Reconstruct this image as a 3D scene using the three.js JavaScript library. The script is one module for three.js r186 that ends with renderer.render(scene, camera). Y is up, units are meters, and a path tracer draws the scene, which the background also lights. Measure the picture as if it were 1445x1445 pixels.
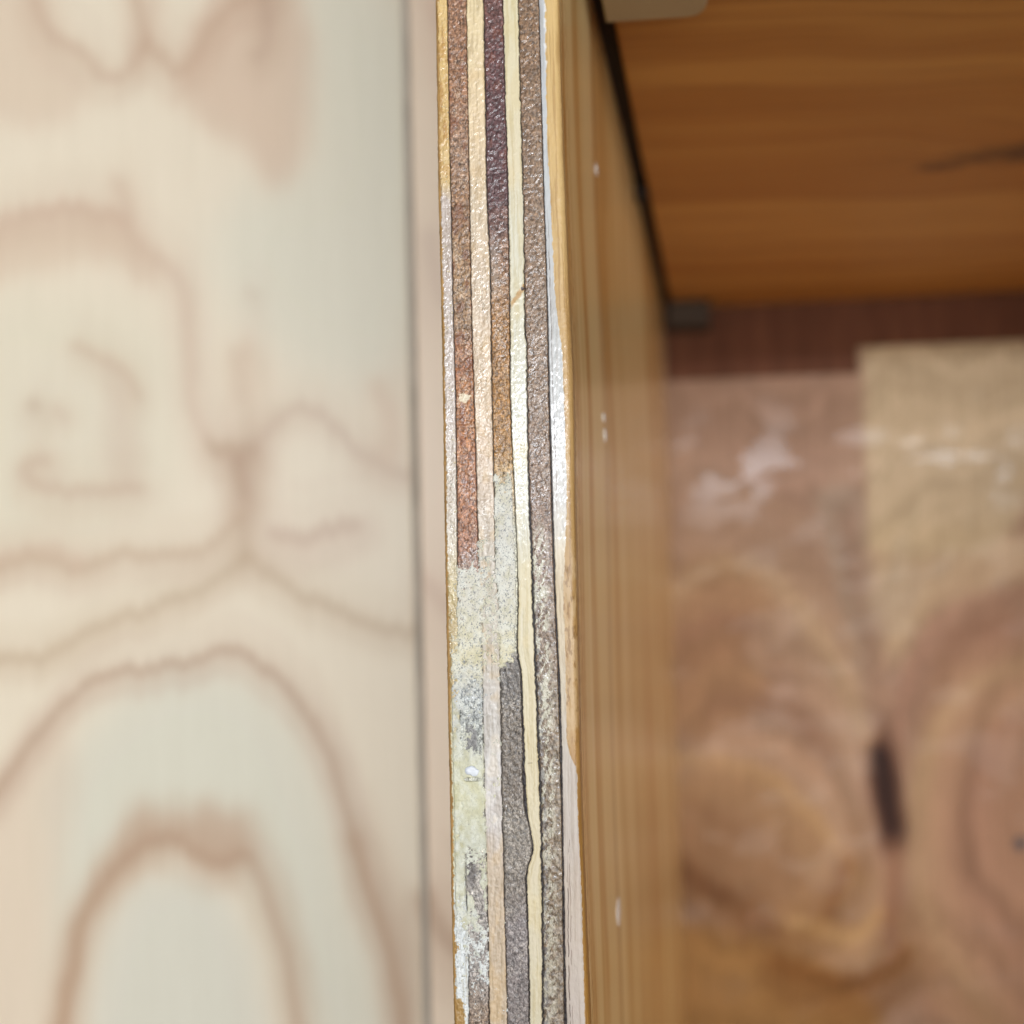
import * as THREE from 'three';
import { RectAreaLightUniformsLib } from 'three/addons/lights/RectAreaLightUniformsLib.js';
import { RoundedBoxGeometry } from 'three/addons/geometries/RoundedBoxGeometry.js';
import { mergeGeometries } from 'three/addons/utils/BufferGeometryUtils.js';

// ---------------------------------------------------------------- camera, light, exposure
const MM = 0.001, rad = THREE.MathUtils.degToRad;
const scene = new THREE.Scene();
scene.background = new THREE.Color(0.02, 0.02, 0.02);
const camera = new THREE.PerspectiveCamera(2 * Math.atan(793.87 / 1393) * 180 / Math.PI, 1, 0.01, 20);
camera.position.set(0, 0, 0.1455);
camera.rotation.set(rad(2.5), rad(3.285), rad(-1.8988), 'YXZ');
camera.setViewOffset(1900, 1587.74, 0, 0, 1445, 1445);   // a square cut from a wider picture
camera.focus = 0.1465; camera.userData.fStop = 6.4;
scene.add(camera);
const renderer = new THREE.WebGLRenderer();
renderer.toneMapping = THREE.LinearToneMapping;
renderer.toneMappingExposure = 1.0;
renderer.shadowMap.enabled = true;
RectAreaLightUniformsLib.init();
const LAMPS = {
  tube: { at: [0.05, 0.29, 1.55], w: 2.2, h: 0.05, power: 45, color: [0.9, 0.96, 1.05] },
  panel: { at: [0.55, -0.1, 1.7], w: 2.7, h: 1.4, power: 1.55, color: [1.0, 0.97, 0.93] },  // added fill that stands for light bounced around the room
};
const AIM = new THREE.Vector3(-0.03, 0.02, 0);

// ---------------------------------------------------------------- helpers
function hash(x, y, s) { let h = (x * 374761393 + y * 668265263 + s * 2147483629) | 0; h = Math.imul(h ^ (h >>> 13), 1274126177); h = Math.imul(h ^ (h >>> 16), 2246822519); return ((h ^ (h >>> 15)) >>> 0) / 4294967296; }
function noise(x, y, s = 0) {
  const i = Math.floor(x), j = Math.floor(y), fx = x - i, fy = y - j, a = fx * fx * (3 - 2 * fx), b = fy * fy * (3 - 2 * fy);
  const p = hash(i, j, s), q = hash(i + 1, j, s), r = hash(i, j + 1, s), t = hash(i + 1, j + 1, s);
  return p + (q - p) * a + (r - p) * b + (p - q - r + t) * a * b;
}
function fbm(x, y, s = 0, o = 3) { let v = 0, a = 0.5, n = 0; for (let k = 0; k < o; k++) { v += a * noise(x, y, s + k * 17); n += a; x *= 2.03; y *= 2.03; a *= 0.55; } return v / n; }
const clamp = (x, a = 0, b = 1) => Math.min(b, Math.max(a, x));
const sstep = (a, b, x) => { const t = clamp((x - a) / (b - a)); return t * t * (3 - 2 * t); };
const lerp = (a, b, t) => a + (b - a) * t;
const mix = (p, q, t) => [lerp(p[0], q[0], t), lerp(p[1], q[1], t), lerp(p[2], q[2], t)];
const rgb = (h) => [(h >> 16) & 255, (h >> 8) & 255, h & 255];
function keys(list, d) {                                   // [[d, value], ...] linear, held at both ends
  if (d <= list[0][0]) return list[0][1];
  for (let k = 1; k < list.length; k++) if (d <= list[k][0]) { const [a, p] = list[k - 1], [b, q] = list[k], t = (d - a) / (b - a); return Array.isArray(p) ? mix(p, q, t) : lerp(p, q, t); }
  return list[list.length - 1][1];
}
const colors = (list) => list.map(([d, c]) => [d, rgb(c)]);
function texture(data, w, h, srgb, wrap = THREE.MirroredRepeatWrapping) {
  const t = new THREE.DataTexture(data, w, h, THREE.RGBAFormat, THREE.UnsignedByteType);
  t.wrapS = t.wrapT = wrap; t.magFilter = THREE.LinearFilter; t.minFilter = THREE.LinearFilter;
  if (srgb) t.colorSpace = THREE.SRGBColorSpace;
  t.needsUpdate = true; return t;
}
// paints a colour map and a height map: paint(u, v) -> [r, g, b, height 0..1] with u, v in 0..1
function maps(w, h, paint) {
  const c = new Uint8Array(w * h * 4), b = new Uint8Array(w * h * 4); let coat = null;
  for (let j = 0, k = 0; j < h; j++) for (let i = 0; i < w; i++, k += 4) {
    const p = paint((i + 0.5) / w, (j + 0.5) / h), g = clamp(p[3] ?? 0.5) * 255;
    c[k] = clamp(p[0], 0, 255); c[k + 1] = clamp(p[1], 0, 255); c[k + 2] = clamp(p[2], 0, 255); c[k + 3] = 255;
    b[k] = b[k + 1] = b[k + 2] = g; b[k + 3] = 255;
    if (p[4] !== undefined) { coat ??= new Uint8Array(w * h * 4); coat[k] = coat[k + 1] = coat[k + 2] = clamp(p[4]) * 255; coat[k + 3] = 255; }
  }
  return { map: texture(c, w, h, true), bumpMap: texture(b, w, h, false), ...(coat ? { clearcoatMap: texture(coat, w, h, false) } : {}) };
}
function used(o) { o.castShadow = o.receiveShadow = true; return o; }
const taken = {};
function numbered(name) { const n = taken[name] = (taken[name] ?? -1) + 1; return n ? `${name}_${String(n).padStart(3, '0')}` : name; }
function part(name, geometry, material, parent, label) {
  const m = used(new THREE.Mesh(geometry, material)); m.name = numbered(name); parent.add(m);
  if (label) m.userData.label = label;
  return m;
}
function thing(name, label, category, at = [0, 0, 0], extra = {}) {
  const o = new THREE.Group(); o.name = numbered(name); o.position.set(...at); o.userData = { label, category, ...extra }; scene.add(o); return o;
}
// a grid surface from point(i, j) -> [x, y, z, u, v], in metres
function grid(nu, nv, point) {
  const p = new Float32Array((nu + 1) * (nv + 1) * 3), t = new Float32Array((nu + 1) * (nv + 1) * 2), ix = [];
  for (let j = 0, k = 0; j <= nv; j++) for (let i = 0; i <= nu; i++, k++) { const q = point(i, j); p.set([q[0], q[1], q[2]], k * 3); t.set([q[3], q[4]], k * 2); }
  for (let j = 0; j < nv; j++) for (let i = 0; i < nu; i++) { const a = j * (nu + 1) + i, b = a + nu + 1; ix.push(a, b, a + 1, b, b + 1, a + 1); }
  const g = new THREE.BufferGeometry();
  g.setAttribute('position', new THREE.BufferAttribute(p, 3)); g.setAttribute('uv', new THREE.BufferAttribute(t, 2)); g.setIndex(ix); g.computeVertexNormals();
  return g;
}

// ---------------------------------------------------------------- the plywood panel seen on its edge
// d runs down the edge in mm from y = 93.5 mm; every line below is [d, x] in mm on the edge plane z = 0
const TOP = 93.5, LINES = {
  outer_left: [[-0.6,-42.15],[15.0,-42.29],[30.4,-42.43],[45.7,-42.4],[60.9,-42.47],[75.9,-42.6],[90.8,-42.72],[105.6,-42.77],[120.2,-42.8],[136.8,-42.91],[153.8,-42.93]],
  g1: [[-0.5,-40.24],[15.1,-40.37],[30.5,-40.4],[45.8,-40.47],[61.0,-40.43],[76.0,-40.58],[90.9,-40.81],[105.6,-40.95],[120.3,-40.92],[131.7,-40.67],[144.1,-40.49],[153.8,-40.68]],
  g2: [[-0.3,-37.26],[15.3,-37.43],[30.7,-37.52],[45.9,-37.64],[61.1,-37.57],[76.1,-37.53],[86.7,-37.48],[93.1,-37.27],[105.7,-37.37],[120.4,-37.47],[136.9,-37.41],[153.8,-37.62]],
  g3: [[-0.1,-34.61],[15.4,-34.71],[30.8,-34.84],[39.6,-34.68],[46.1,-34.68],[61.2,-34.82],[76.2,-34.91],[86.8,-34.96],[93.2,-34.59],[105.8,-34.7],[120.4,-34.87],[136.9,-34.87],[153.8,-34.89]],
  g4: [[0.1,-31.66],[15.6,-31.64],[31.0,-31.62],[46.3,-31.76],[61.3,-32.05],[69.9,-31.95],[76.3,-31.8],[91.2,-31.65],[96.4,-31.9],[99.1,-32.04],[102.8,-31.54],[108.0,-31.51],[114.3,-31.47],[120.5,-31.48],[124.1,-31.15],[126.7,-30.64],[128.5,-30.47],[129.6,-30.67],[131.0,-31.24],[132.9,-31.56],[138.0,-31.53],[153.9,-31.64]],
  g5: [[0.3,-29.24],[15.8,-29.33],[31.2,-29.3],[46.4,-29.49],[51.8,-29.53],[52.9,-29.34],[61.5,-29.49],[76.4,-29.62],[83.9,-29.47],[91.3,-29.42],[106.0,-29.32],[120.5,-29.16],[137.0,-29.3],[153.9,-29.65]],
  g6: [[0.5,-26.07],[16.0,-26.1],[31.3,-26.1],[46.5,-26.05],[61.6,-26.16],[76.6,-26.17],[91.4,-26.12],[106.1,-25.87],[120.6,-25.94],[137.1,-26.15],[153.9,-26.35]],
  wear_glare: [[0.6,-25.04],[11.6,-25.18],[22.6,-25.27],[31.4,-25.08],[42.3,-24.95],[48.8,-24.71],[54.2,-24.11],[61.7,-24.0],[70.3,-23.98],[76.6,-24.0],[83.0,-24.39],[91.4,-24.95],[97.7,-24.92],[108.2,-25.01],[114.4,-24.87],[117.0,-23.79],[120.7,-23.73],[137.1,-23.53],[153.9,-23.61]],
  outer_right: [[0.7,-23.03],[16.2,-23.14],[31.5,-23.03],[46.7,-22.82],[61.8,-22.64],[76.7,-22.83],[91.5,-22.94],[106.1,-23.1],[120.7,-23.22],[137.1,-23.11],[153.9,-22.88]],
};
const along = (name, d) => {                               // Catmull-Rom through the points, held straight beyond them
  const L = LINES[name], n = L.length;
  if (d <= L[0][0]) return L[0][1]; if (d >= L[n - 1][0]) return L[n - 1][1];
  let k = 1; while (L[k][0] < d) k++;
  const p0 = L[Math.max(0, k - 2)], p1 = L[k - 1], p2 = L[k], p3 = L[Math.min(n - 1, k + 1)], h = p2[0] - p1[0], t = (d - p1[0]) / h;
  const m1 = k > 1 ? (p2[1] - p0[1]) / (p2[0] - p0[0]) * h : p2[1] - p1[1], m2 = k < n - 1 ? (p3[1] - p1[1]) / (p3[0] - p1[0]) * h : p2[1] - p1[1];
  const t2 = t * t, t3 = t2 * t;
  return (2 * t3 - 3 * t2 + 1) * p1[1] + (t3 - 2 * t2 + t) * m1 + (-2 * t3 + 3 * t2) * p2[1] + (t3 - t2) * m2;
};
// how ragged each glue line is (mm)
const RAG = { outer_left: 0.05, g1: 0.06, g2: 0.07, g3: 0.1, g4: 0.09, g5: 0.13, g6: 0.035, outer_right: 0.04 };
const seedOf = { outer_left: 3, g1: 11, g2: 12, g3: 13, g4: 14, g5: 15, g6: 16, outer_right: 4 };
const line = (name, d) => along(name, d) + RAG[name] * (2 * fbm(d * 0.9, 0.5, seedOf[name], 2) - 1 + 0.7 * (2 * noise(d * 3.1, 4.5, seedOf[name]) - 1) + 0.35 * (2 * noise(d * 8, 7.5, seedOf[name]) - 1));
// half the width of the recessed glue line (mm)
const GAP = {
  g1: [[0, 0.07], [80, 0.07], [100, 0.03], [153, 0.05]],
  g2: [[0, 0.05], [80, 0.07], [90, 0.03], [105, 0.05], [153, 0.08]],
  g3: [[0, 0.07], [50, 0.09], [70, 0.09], [80, 0.04], [95, 0.06], [153, 0.06]],
  g4: [[0, 0.07], [60, 0.08], [75, 0.05], [95, 0.07], [104, 0.14], [112, 0.18], [120, 0.28], [126, 0.14], [153, 0.1]],
  g5: [[0, 0.07], [40, 0.08], [72, 0.09], [80, 0.17], [110, 0.18], [153, 0.15]],
  g6: [[0, 0.06], [50, 0.08], [75, 0.15], [153, 0.2]],
};
const gap = (name, d) => keys(GAP[name], d) * (0.3 + 1.0 * fbm(d * 0.6, 9.5, seedOf[name] + 40, 3));   // opens and closes along the edge
const D0 = -110, D1 = 262;                                   // the panel as far as a step to the side could see
const rows = []; for (let d = D0; d < D1 - 0.01;) { rows.push(d); d += d > -8 && d < 161 ? 0.13 : d > -24 && d < 178 ? 0.4 : 3; } rows.push(D1);
const TEX0 = -8, TEXL = 170;                                // the stretch of edge that one map covers
const mapV = (d) => (d - TEX0) / TEXL;

// what each ply looks like: paint(u mm from its left, d mm, s 0..1 across) -> [r, g, b, height]
const place = (d) => keys([[-60, -59], [0, 0], [30.9, 29.6], [61.2, 59.3], [90.9, 88.9], [120.3, 118.5], [153.6, 152.9], [200, 199]], d);
const W = (d, f, s) => d + 5 * (fbm(f * 0.35, d * 0.35, s, 2) - 0.5);
const patchy = (u, d, s) => sstep(0.36, 0.62, fbm(u * 0.45, d * 0.3, s, 3));   // where varnish is left on
function endGrain(u, d, s) {                                // broken end grain: cells, pits and pale torn fibres
  const wu = u + 0.22 * (fbm(u * 3, d * 3, s + 3, 2) - 0.5), wd = d + 0.3 * (fbm(u * 2.4, d * 2.4, s + 4, 2) - 0.5);
  const cell = noise(wu * 3.6, wd * 2.6, s), fine = noise(wu * 8.5, wd * 6.5, s + 1), dust = noise(u * 13, d * 11, s + 6), blot = fbm(u * 0.8, d * 0.55, s + 2, 3), torn = noise(u * 2.2 + d * 1.1, d * 5.5, s + 7);
  const tone = 0.3 * cell + 0.32 * fine + 0.22 * dust + 0.16 * torn;
  return { cell, fine, blot, tone, h: 0.42 * cell + 0.32 * fine + 0.12 * dust + 0.2 * blot };
}
const grained = (c, e, k) => { const f = 1 + k * (e.tone - 0.5) * 2.1; return [c[0] * f, c[1] * f, c[2] * f]; };
const faceLeftC = colors([[0, 0xdfc084], [20, 0xdcbb80], [26, 0xd8bc88], [29, 0xc6b8ae], [60, 0xc7bab0], [80, 0xcabfae], [88, 0xc9b98c], [104, 0xc4b084], [108, 0xcfc9aa], [130, 0xd0ccb0], [136, 0xd4d8d8], [153, 0xd6d8d6]]);
const rust = colors([[0, 0x8e6a52], [14, 0x946e54], [22, 0x957862], [30, 0x8e6e54], [40, 0x947658], [48, 0x92765c], [55, 0x946344], [60, 0x9a6a46], [66, 0x9e6e4c], [74, 0x9e6f52], [82, 0x946a54], [86, 0x8f7a6c], [96, 0xa7a79e], [104, 0x9fa3a2], [115, 0xa8a89c], [126, 0xa9a596], [133, 0x98918a], [144, 0x928b86], [153, 0x877464]]);
const purple = colors([[0, 0x70504a], [8, 0x6a4c4a], [18, 0x5e4444], [30, 0x624a4a], [36, 0x826656], [44, 0x987350], [58, 0x9c7346], [68, 0x9b7446], [72, 0xb49a74], [80, 0xb9b7a6], [97, 0xa8a696], [99, 0x6a6561], [108, 0x736a60], [118, 0x6e645a], [124, 0x847c72], [134, 0x7c736a], [138, 0x7e7674], [153, 0x776e6a]]);
const cream1 = colors([[0, 0xe2cfa6], [20, 0xe4cdaa], [27, 0xdac6a8], [40, 0xd4c0a8], [58, 0xd8c0a4], [70, 0xd4bea8], [82, 0xc8beb0], [98, 0xc2b9ac], [112, 0xc6c1bc], [124, 0xc8bfb8], [130, 0xc6b49e], [153, 0xc0ac92]]);
const cream2 = colors([[0, 0xdcd2b0], [26, 0xdcd0b2], [32, 0xd8d3be], [46, 0xd8d3be], [52, 0xd6d2c0], [60, 0xd2d0c2], [78, 0xd0cdbe], [86, 0xd2cab0], [110, 0xd2c6a6], [125, 0xcec2a4], [153, 0xcac0a6]]);
const brownR = colors([[0, 0x846850], [30, 0x866e5a], [60, 0x86705e], [80, 0x80695a], [105, 0x746350], [125, 0x74634f], [153, 0x70604f]]);
const PLIES = [
  { left: 'g1', right: 'g2', label: 'rusty brown ply with pale torn fibres', rough: 0.12, s: 101, paint(u, d, s) {
    const e = endGrain(u, d, 101); let c = keys(rust, W(d, u, 5));
    c = grained(c, e, 0.75); c = mix(c, rgb(0xd8cdb9), 0.55 * sstep(0.66, 0.9, e.fine * 0.55 + e.blot * 0.55));
    c = mix(c, rgb(0x6a3a26), 0.4 * sstep(0.6, 0.75, fbm(u * 0.9, d * 0.5, 33, 2)) * sstep(90, 80, d));
    const chip = Math.hypot((u - 1.5) / 1.1, (d - 59.3) / 0.8) + 0.7 * (noise(u * 3, d * 3, 8) - 0.5); c = mix(c, rgb(0xe8dcc0), 0.9 * sstep(1, 0.7, chip));
    c = mix(c, rgb(0x6d6a6a), 0.7 * sstep(1.1, 0.6, Math.hypot((u - 1.7) / 1.1, (d - 110.5) / 2.6)));
    c = mix(c, rgb(0x5c5654), 0.75 * sstep(1.1, 0.6, Math.hypot((u - 0.9) / 0.9, (d - 129.6) / 3.4)));
    const g = (0.3 + 0.7 * patchy(u, d, 301)) * keys([[0, 0.75], [30, 0.6], [50, 0.5], [70, 0.7], [84, 1], [90, 0.6], [153, 0.5]], d); return [...c, 0.4 + (e.h - 0.4) * (0.6 + 0.4 * g), g];
  } },
  { left: 'g2', right: 'g3', label: 'cream ply with flaked varnish and painted pale glints', rough: 0.085, s: 102, paint(u, d, s) {
    const st = fbm(u * 3.5, d * 0.28, 51, 3), fl = noise(u * 5.5, d * 4.6, 52), bl = fbm(u * 0.7, d * 0.35, 53, 2); let c = keys(cream1, W(d, u, 6));
    c = mix(c, rgb(0xd0ac78), 0.3 * sstep(0.5, 0.75, bl)); c = mix(c, [c[0] * 0.8, c[1] * 0.78, c[2] * 0.74], 0.5 * sstep(0.55, 0.3, st));
    const flakeGlint = sstep(24, 30, d) * sstep(82, 72, d); c = mix(c, rgb(0xe6dccb), 0.3 * flakeGlint * sstep(0.48, 0.62, fl * 0.6 + 0.4 * noise(u * 1.1, d * 0.4, 54)));  // pale flecks paint lamp glints on the flaked varnish
    const pale = sstep(108, 112, d) * sstep(128, 122, d); c = mix(c, rgb(0xdcd9d4), 0.5 * pale * sstep(0.35, 0.6, bl));
    return [...c, 0.25 * st + (0.16 + 0.6 * flakeGlint * sstep(0.4, 0.6, noise(u * 0.6, d * 0.16, 55))) * fl + 0.12 * bl, keys([[0, 0.4], [22, 0.7], [30, 1], [80, 1], [90, 0.4], [153, 0.4]], d) * (0.3 + 0.7 * patchy(u, d, 302))];
  } },
  { left: 'g3', right: 'g4', label: 'dark ply, purple brown above and grey below', rough: 0.11, s: 103, paint(u, d, s) {
    const e = endGrain(u, d, 103); let c = keys(purple, W(d, u, 7));
    c = grained(c, e, keys([[0, 0.6], [36, 0.7], [100, 0.7], [153, 0.6]], d)); c = mix(c, rgb(0xcfc4b4), 0.5 * sstep(0.62, 0.9, e.fine * 0.6 + e.blot * 0.5) * sstep(30, 46, d));
    c = mix(c, rgb(0x8b4a30), 0.28 * sstep(0.62, 0.74, fbm(u * 1.3, d * 0.7, 35, 2)) * sstep(36, 24, d));
    c = mix(c, rgb(0xb6afa8), 0.4 * sstep(33, 38, d) * sstep(48, 40, d) * sstep(0.8, 0.2, s));
    const g = keys([[0, 0.7], [8, 1], [36, 1], [44, 0.6], [98, 0.5], [153, 0.5]], d) * (0.4 + 0.6 * patchy(u, d, 303)); return [...c, 0.4 + (e.h - 0.4) * (0.55 + 0.55 * g), g];
  } },
  { left: 'g4', right: 'g5', label: 'smooth cream ply', rough: 0.03, s: 104, paint(u, d, s) {
    const st = fbm(u * 4.2, d * 0.16, 61, 3), fl = noise(u * 5, d * 4.2, 62), bl = fbm(u * 0.6, d * 0.22, 63, 2); let c = keys(cream2, W(d, u, 8));
    c = mix(c, [c[0] * 0.88, c[1] * 0.84, c[2] * 0.72], 0.45 * sstep(0.45, 0.7, st)); c = mix(c, rgb(0xd6bd84), 0.22 * sstep(0.5, 0.7, bl));
    const worn = sstep(46, 52, d) * sstep(82, 76, d); c = mix(c, rgb(0xdcdacb), 0.25 * worn * sstep(0.45, 0.65, fl * 0.5 + 0.5 * noise(u * 1.2, d * 0.3, 64)));  // paler stretch: lamp sheen painted into the colour
    const k = Math.abs((d - 44.6) + (u - 1.1) * 1.15) + 0.5 * (noise(u * 4, d * 4, 65) - 0.5); c = mix(c, rgb(0xb98f58), 0.8 * sstep(0.75, 0.25, k) * sstep(-0.1, 0.4, u));
    c = mix(c, rgb(0x3a2820), sstep(0.34, 0.2, Math.hypot(u - 2.0, d - 43.4)));
    c = mix(c, rgb(0x8a7a60), 0.7 * sstep(0.1, 0.04, Math.abs(d - 114.3 + 0.1 * u)) * sstep(0.5, 0.7, u) * sstep(1.5, 1.2, u));
    return [...c, 0.4 * st + (0.08 + 0.3 * worn) * fl + 0.12 * bl, 0.35 + 0.6 * worn];
  } },
  { left: 'g5', right: 'g6', label: 'grey brown ply with whitish torn streaks', rough: 0.1, s: 105, paint(u, d, s) {
    const e = endGrain(u, d, 105); let c = keys(brownR, W(d, u, 9));
    c = grained(c, e, 0.65);
    const side = sstep(0.3, 0.75, s + 0.7 * (fbm(u * 0.8, d * 0.3, 71, 2) - 0.5));
    c = mix(c, rgb(0xb4a898), 0.25 * lerp(0.6, 1, side) * sstep(lerp(0.56, 0.44, side), lerp(0.66, 0.54, side), 0.55 * noise(u * 7 + 2 * noise(u, d, 77), d * 3.2, 72) + 0.45 * fbm(u * 1.6, d * 0.7, 73, 3)));
    const q = noise((u + d * 0.55) * 2.1, (d - u * 0.4) * 0.75, 74) * 0.65 + 0.35 * noise(u * 6, d * 5, 75), low = sstep(76, 84, d) * sstep(0.95, 0.45, s);
    c = mix(c, rgb(0xcfccb8), 0.9 * low * sstep(0.42, 0.58, q) * keys([[84, 1], [112, 0.9], [126, 0.7], [153, 0.55]], d));
    c = mix(c, rgb(0x575660), 0.45 * sstep(82, 95, d) * sstep(0.35, 0.1, s) * sstep(0.4, 0.6, noise(u * 3, d * 2, 76)));
    const quiet = low > 0 ? 1 : sstep(76, 84, d) * sstep(0.6, 0.9, s);
    return [...c, lerp(e.h, 0.5, 0.7 * (d > 80 ? sstep(0.5, 0.85, s) : 0)) + 0.2 * low * sstep(0.5, 0.68, q), 0.45 + 0.55 * patchy(u, d, 304)];
  } },
];
const panel = thing('plywood_panel', 'upright plywood panel seen on its worn, layered edge', 'plywood panel', [-0.032, 0, 0]);
const OX = 32;                                             // the panel's own axis (mm)
const plyMaterial = (m, bump) => new THREE.MeshPhysicalMaterial({ ...m, bumpScale: bump, roughness: 0.4, clearcoat: 0.85, clearcoatRoughness: 0.1 });
for (const P of PLIES) {
  const NU = 24, m = maps(96, 2048, (a, b) => { const d = TEX0 + b * TEXL; return P.paint(a * (along(P.right, d) - along(P.left, d)), place(d), a); });
  const g = grid(NU + 4, rows.length - 1, (i, j) => {
    const d = rows[j], x0 = line(P.left, d) + gap(P.left, d), x1 = line(P.right, d) - gap(P.right, d), s = clamp((i - 2) / NU), u = s * (x1 - x0), e = Math.min(u, x1 - x0 - u);
    let z = P.rough * (fbm(u * 2.4, d * 2.0, P.s, 3) - 0.55) * 2.2 - 0.12 * Math.pow(clamp(1 - e / 0.13), 2);
    if (i < 2 || i > NU + 2) z = i === 0 || i === NU + 4 ? -240 : -0.7;
    return [(x0 + u + OX) * MM, (TOP - d) * MM, z * MM, s, mapV(d)];
  });
  part('ply', g, plyMaterial(m, P.rough < 0.04 ? 0.00009 : P.rough < 0.09 ? 0.00014 : 0.00019), panel, P.label);
}
// the glue between the plies, sunk into the joints
const glueMap = maps(16, 1024, (a, b) => { const d = b * 170, t = 0.6 + 0.8 * (noise(a * 3, d * 5, 81) - 0.5) + 0.4 * (noise(a, d * 0.8, 82) - 0.5); return [52 * t, 35 * t, 36 * t, noise(a * 4, d * 5, 83)]; });
const glue = new THREE.MeshPhysicalMaterial({ ...glueMap, bumpScale: 0.0001, roughness: 0.5 });
for (const name of ['g1', 'g2', 'g3', 'g4', 'g5', 'g6'])
  part('glue_line', grid(4, rows.length - 1, (i, j) => { const d = rows[j], w = gap(name, d) + 0.12, z = -0.2 - 0.1 * noise(d * 2.2, i, seedOf[name]) + 0.06 * (i === 2); return [(line(name, d) + (i / 2 - 1) * w + OX) * MM, (TOP - d) * MM, z * MM, i / 4, mapV(d)]; }), glue, panel);

// left face veneer: a thin varnished arris, then its pale edge
const faceLeft = maps(96, 2048, (a, b) => {
  const d = place(TEX0 + b * TEXL), l = a * 4, x = l - 0.35;   // arc length in mm, from the side
  const st = fbm(l * 4, d * 0.25, 91, 3), fl = noise(l * 5, d * 4, 92), bl = fbm(l * 1.2, d * 0.4, 93, 3); let c = keys(faceLeftC, W(d, l, 4));
  c = mix(c, rgb(0xb07c3c), 0.45 * sstep(0.52, 0.75, bl) * sstep(30, 22, d)); c = mix(c, [c[0] * 0.8, c[1] * 0.76, c[2] * 0.7], 0.5 * sstep(0.55, 0.35, st));
  c = mix(c, rgb(0xdcd4ca), 0.3 * sstep(28, 34, d) * sstep(86, 78, d) * sstep(0.5, 0.66, fl * 0.6 + 0.4 * bl));  // pale flecks paint the sparkle of lamp light on this layer
  c = mix(c, rgb(0x8f7444), 0.6 * sstep(84, 90, d) * sstep(118, 104, d) * sstep(1.9, 0.7, l + 1.2 * (bl - 0.5)));
  c = mix(c, rgb(0x8a8a84), 0.5 * sstep(95, 118, d) * sstep(0.52, 0.7, fbm(l * 1.5, d * 0.8, 97, 3)) * sstep(1.2, 2, l));
  const chip = Math.min(Math.hypot((l - 0.9) / 0.7, (d - 141.6) / 1), Math.hypot((l - 1.1) / 1.1, (d - 151.6) / 2.4)) + 0.5 * (noise(l * 3, d * 3, 98) - 0.5);
  c = mix(c, rgb(0xa07a40), 0.9 * sstep(1.05, 0.8, chip));
  const tan = mix(rgb(0xb48c54), rgb(0x98743f), sstep(0.3, 0.8, fbm(l * 2, d * 0.5, 94, 2))), cut = x + 0.25 * (noise(d * 2.2, 1, 95) - 0.5) + 0.16 * (noise(d * 7, 2, 96) - 0.5);
  c = mix(tan, c, sstep(0.5, 0.64, cut));
  return [...c, 0.3 * st + 0.6 * fl * sstep(0.5, 0.7, cut) + 0.2 * bl, keys([[0, 0.5], [26, 0.5], [34, 1], [84, 0.9], [112, 0.7], [120, 0.3], [153, 0.3]], d)];
});
part('face_veneer', grid(30, rows.length - 1, (i, j) => {
  const d = rows[j], xo = line('outer_left', d), x1 = line('g1', d) - gap('g1', d), r = 0.55; let x, z, l;
  if (i === 0) { x = xo; z = -240; l = 0; } else if (i === 1) { x = xo; z = -r - 0.1; l = 0; }
  else if (i < 10) { const a = (i - 2) / 7 * Math.PI / 2; x = xo + r * (1 - Math.cos(a)); z = -r * (1 - Math.sin(a)); l = 0.1 + r * a; }
  else { const s = (i - 9) / 20; x = lerp(xo + r, x1, Math.min(1, s)); l = 0.96 + (x - xo - r); z = -0.12 * Math.pow(clamp(1 - (x1 - x) / 0.16), 2); if (i === 30) z = -0.7; }
  if (i > 3) z += 0.19 * (fbm(l * 2.4, d * 2.1, 106, 3) - 0.55) * Math.min(1, (i - 3) / 5);
  return [(x + OX) * MM, (TOP - d) * MM, z * MM, l / 4, mapV(d)];
}), plyMaterial(faceLeft, 0.00014), panel, 'thin pale face layer with an amber varnished corner');

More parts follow.
